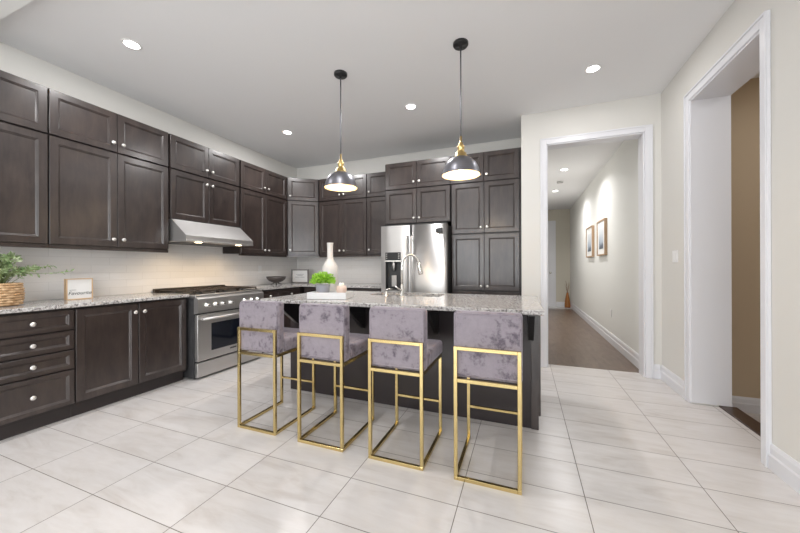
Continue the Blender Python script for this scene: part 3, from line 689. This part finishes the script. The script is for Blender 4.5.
# ------------------------------------------------------------------ switches and outlets
def plate(label, loc, rz, n, cat='light switch', name='light_switch', outlet=False):
    t = thing(name, label, cat, loc, rz); w = .07 + (n - 1) * .046
    MB().box(-w / 2, w / 2, -.006, 0, -.057, .057, .002, 1).build('plate', M['plastic_white'], t)
    for i in range(n):
        x = (i - (n - 1) / 2) * .046
        if outlet:
            for z in (-.022, .022): MB().box(x - .014, x + .014, -.008, -.0062, z - .014, z + .014, .001, 1).build('socket', M['plastic_white'], t)
        else: MB().box(x - .016, x + .016, -.010, -.0062, -.033, .033, .001, 1).build('rocker', M['plastic_white'], t)
plate('white wall switch on the strip of wall between the two doorways', (XR, 3.845, 1.29), R(-90), 2)
plate('three-gang wall switch on the shaded wall of the side room', (2.33, 4.0, 1.13), 0, 3)
plate('white outlet in the backsplash right of the range', (XL + .0125, 3.98, 1.165), RZ, 1, 'outlet', 'wall_outlet', True)
plate('pale outlet low on the hallway wall', (HX1, 5.80, .47), R(-90), 1, 'outlet', 'wall_outlet', True)

# ------------------------------------------------------------------ hallway frames
def frame_art(label, y0, y1, lift):
    t = thing('framed_print', label, 'picture', (HX1, (y0 + y1) / 2, 1.675), R(-90)); w = (y1 - y0) / 2; h = .30
    b = MB(); fw, d = .022, .042
    b.box(-w, -w + fw, -d, 0, -h, h); b.box(w - fw, w, -d, 0, -h, h); b.box(-w + fw, w - fw, -d, 0, -h, -h + fw); b.box(-w + fw, w - fw, -d, 0, h - fw, h); b.build('frame', M['oak'], t)
    MB().box(-w + fw, w - fw, -.03, -.001, -h + fw, h - fw).build('mat_board', M['paper'], t)
    a = MB().box(-w * .52, w * .52, -.033, -.0305, -h * .62, h * .55)
    for vtx in a.bm.verts: vtx.co.z += .30
    o = a.build('print', M['art'], t); o.location.z = -.30
frame_art('nearer oak framed print on the hallway wall', 6.03, 6.62, 0)
frame_art('farther oak framed print on the hallway wall', 7.06, 7.70, 0)
# amber vase with dried branches at the hall end
t = thing('floor_vase', 'amber floor vase with dried branches in the hallway corner', 'vase', (1.16, 10.38, .003))
MB().lathe([(0, 0), (.075, 0), (.08, .04), (.068, .20), (.045, .33), (.028, .40), (.032, .43), (.024, .43), (.020, .40), (.035, .32), (.055, .19), (.065, .05), (0, .03)], (0, 0, 0), 24).build('vase_body', M['amber'], t)
for k in range(7):
    a = k * .9; e = .05 + .06 * (k % 3) / 2
    MB().tube([(0, 0, .1), (.01 * math.cos(a), .01 * math.sin(a), .45), (e * math.cos(a), e * math.sin(a) * .6, .68 + .03 * (k % 4))], [.004, .004, .002], 6).build('branch', M['twig'], t)

# ------------------------------------------------------------------ foliage helper
def leaf(b, p, d, L, w, nrm):
    d = d.normalized(); sd = d.cross(nrm)
    sd = sd.normalized() if sd.length > 1e-4 else d.orthogonal().normalized(); up = sd.cross(d)
    pts = [p, p + d * L * .3 + sd * w * .8 + up * L * .04, p + d * L * .7 + sd * w * .8, p + d * L - up * L * .08, p + d * L * .7 - sd * w * .8, p + d * L * .3 - sd * w * .8 + up * L * .04, p + d * L * .45 - up * w * .25]
    b._add([tuple(q) for q in pts], [(0, 1, 6), (1, 2, 6), (2, 3, 6), (3, 4, 6), (4, 5, 6), (5, 0, 6)], True)
def rv(): return Vector((random.gauss(0, 1), random.gauss(0, 1), random.gauss(0, 1))).normalized()
# basket with eucalyptus at the left edge of the frame
t = thing('potted_greenery', 'soft green artificial greenery in a woven wicker basket', 'plant', (-3.64, 1.15, .916)); t.scale = (1.15, 1.15, 1.12)
b = MB(); b.lathe([(0, 0), (.085, 0), (.098, .05), (.10, .10), (.094, .148), (.086, .148), (.088, .10), (.085, .02), (0, .02)], (0, 0, 0), 28)
for r_ in range(9):
    z = .012 + r_ * .0165; rr_ = .094 + .009 * math.sin(math.pi * min(1, z / .15))
    pts = [((rr_ + .004 * math.cos(11 * a + math.pi * (r_ % 2))) * math.cos(a), (rr_ + .004 * math.cos(11 * a + math.pi * (r_ % 2))) * math.sin(a), z) for a in [2 * math.pi * k / 88 for k in range(88)]]
    b.tube(pts, .0085, 6, closed=True)
b.build('basket', M['wicker'], t)
b = MB(); st = MB()
for k in range(80):
    a = random.uniform(0, 2 * math.pi); lean = random.uniform(.15, 1.0)
    ex = math.cos(a) * lean * .17; ey = math.sin(a) * lean * .20; ez = .15 + random.uniform(.10, .20) * (1.15 - lean * .5)
    if k == 0: ex, ey, ez = .03, .34, .225
    if k == 1: ex, ey, ez = .02, .25, .27
    if ex < -.22: ex = -.22
    ps = [Vector((0, 0, .10)), Vector((ex * .35, ey * .35, .12 + ez * .4)), Vector((ex * .75, ey * .75, ez * .95)), Vector((ex, ey, ez))]
    st.tube(ps, [.0025, .002, .0016, .001], 5)
    for q in range(18):
        u = .25 + .75 * q / 17; i = min(2, int(u * 3)); f_ = u * 3 - i; p = ps[i].lerp(ps[i + 1], f_)
        leaf(b, p, (rv() + (ps[3] - ps[1]).normalized() * .8), random.uniform(.018, .036), random.uniform(.004, .008), rv())
st.build('stems', M['stem'], t); b.build('foliage', M['eucalyptus'], t)

# wooden word sign
t = thing('word_sign', 'white square block sign with cursive word in a pale wood frame', 'sign', (-3.735, 1.655, .916), RZ)
w, h = .092, .185
b = MB(); b.box(-w, -w + .007, -.02, .02, 0, h); b.box(w - .007, w, -.02, .02, 0, h); b.box(-w + .007, w - .007, -.02, .02, 0, .007); b.box(-w + .007, w - .007, -.02, .02, h - .007, h); b.build('frame', M['pine'], t)
MB().box(-w + .007, w - .007, -.014, .014, .007, h - .007).build('face_board', M['paper'], t)
text_mesh('Favourite', .043, M['ink'], t, (0.002, -.0145, .055), (R(90), 0, 0), shear=.25)
MB().box(-.07, -.025, -.0148, -.0141, .083, .086).build('ink_rule', M['ink'], t)

# ------------------------------------------------------------------ things on the right counter
t = thing('footed_bowl', 'dark ribbed pewter bowl on splayed feet by the backsplash', 'bowl', (-3.68, 4.06, .916))
b = MB(); b.lathe([(0, .035), (.05, .036), (.10, .058), (.135, .09), (.15, .13), (.145, .132), (.128, .094), (.095, .066), (.05, .046), (0, .045)], (0, 0, 0), 60, flute=(.012, 20)); b.build('bowl_body', M['bowl'], t)
for k in range(4):
    a = k * math.pi / 2 + .785; c_, s_ = math.cos(a), math.sin(a)
    MB().tube([(.02 * c_, .02 * s_, .040), (.045 * c_, .045 * s_, .018), (.085 * c_, .085 * s_, .006)], [.010, .009, .006], 8).build('foot', M['bowl'], t)
t = thing('framed_quote', 'small grey framed quote standing in the kitchen corner', 'picture', (-3.66, 4.62, .916), R(14))
w, h = .155, .24
b = MB(); f_ = .020
b.box(-w, -w + f_, -.012, .012, 0, h); b.box(w - f_, w, -.012, .012, 0, h); b.box(-w + f_, w - f_, -.012, .012, 0, f_); b.box(-w + f_, w - f_, -.012, .012, h - f_, h); b.build('frame', M['greyframe'], t)
MB().box(-w + f_, w - f_, -.006, .008, f_, h - f_).build('face_board', M['paper'], t)
for k, (a, c_, z) in enumerate(((-.07, .07, .150), (-.05, .05, .128), (-.085, .085, .100))): MB().box(a, c_, -.0072, -.0061, z, z + .006).build('printed_line', M['inkgrey'], t)

# ------------------------------------------------------------------ on the island
t = thing('serving_tray', 'white lacquered rectangular tray on the island', 'tray', (-1.625, 2.47, .918), R(14)); t.scale = (1.06, .86, 1)
b = MB(); b.box(-.165, .165, -.13, .13, 0, .036, .003); b.box(-.165, -.155, -.13, .13, .036, .058, .003); b.box(.155, .165, -.13, .13, .036, .058, .003); b.box(-.155, .155, -.13, -.12, .036, .058, .003); b.box(-.155, .155, .12, .13, .036, .058, .003)
b.build('tray_body', M['tray'], t)
t = thing('potted_plant', 'bright green leafy plant in a pale grey pot on the white tray', 'plant', (-1.695, 2.455, .955))
MB().lathe([(0, 0), (.048, 0), (.058, .02), (.064, .075), (.066, .082), (.058, .082), (.054, .03), (0, .02)], (0, 0, 0), 28).build('pot', M['pot'], t)
MB().cyl((0, 0, .02), .054, .045, 20).build('soil', M['twig'], t)
b = MB()
for k in range(850):
    d = rv(); d.z = abs(d.z) * 1.0 - .12; rad = random.uniform(.35, 1)
    p = Vector((d.x * .110 * rad, d.y * .110 * rad, .105 + d.z * .095 * rad))
    leaf(b, p, d + rv() * .6 + Vector((0, 0, .2)), random.uniform(.016, .028), random.uniform(.006, .010), rv())
b.build('foliage', M['leaf'], t)
t = thing('bottle_vase', 'tall white ceramic bottle-shaped vase behind the green plant', 'vase', (-1.845, 2.80, .918)); t.scale = (.86, .86, 1)
MB().lathe([(0, 0), (.085, 0), (.094, .015), (.096, .23), (.090, .275), (.072, .315), (.045, .345), (.036, .365), (.033, .44), (.036, .515), (.040, .525), (.031, .525), (.028, .44), (0, .43)], (0, 0, 0), 36).build('vase_body', M['ceramic'], t)
t = thing('candle_holder', 'blush petal candle holder with white candle on the tray', 'candle holder', (-1.53, 2.50, .955)); t.scale = (1.0, 1.0, 1.2)
b = MB(); b.lathe([(0, 0), (.028, 0), (.043, .02), (.046, .045), (.036, .062), (.028, .062), (.030, .045), (0, .03)], (0, 0, 0), 40, flute=(.06, 9)); b.build('holder', M['rose'], t)
MB().lathe([(0, .03), (.024, .03), (.025, .078), (.02, .084), (0, .082)], (0, 0, 0), 20).build('candle', M['candle'], t)
MB().cyl((0, 0, .082), .0012, .01, 8).build('wick', M['ink'], t)
t = thing('bead_garland', 'short string of pale wooden beads lying on the tray', 'beads', (-1.605, 2.41, .955))
for k in range(9):
    a = k * .42; MB().lathe([(.008 * math.sin(math.pi * j / 8), .008 - .008 * math.cos(math.pi * j / 8)) for j in range(9)], (.012 * k - .03, .012 * math.sin(a), 0), 12).build('bead', M['rose'], t)
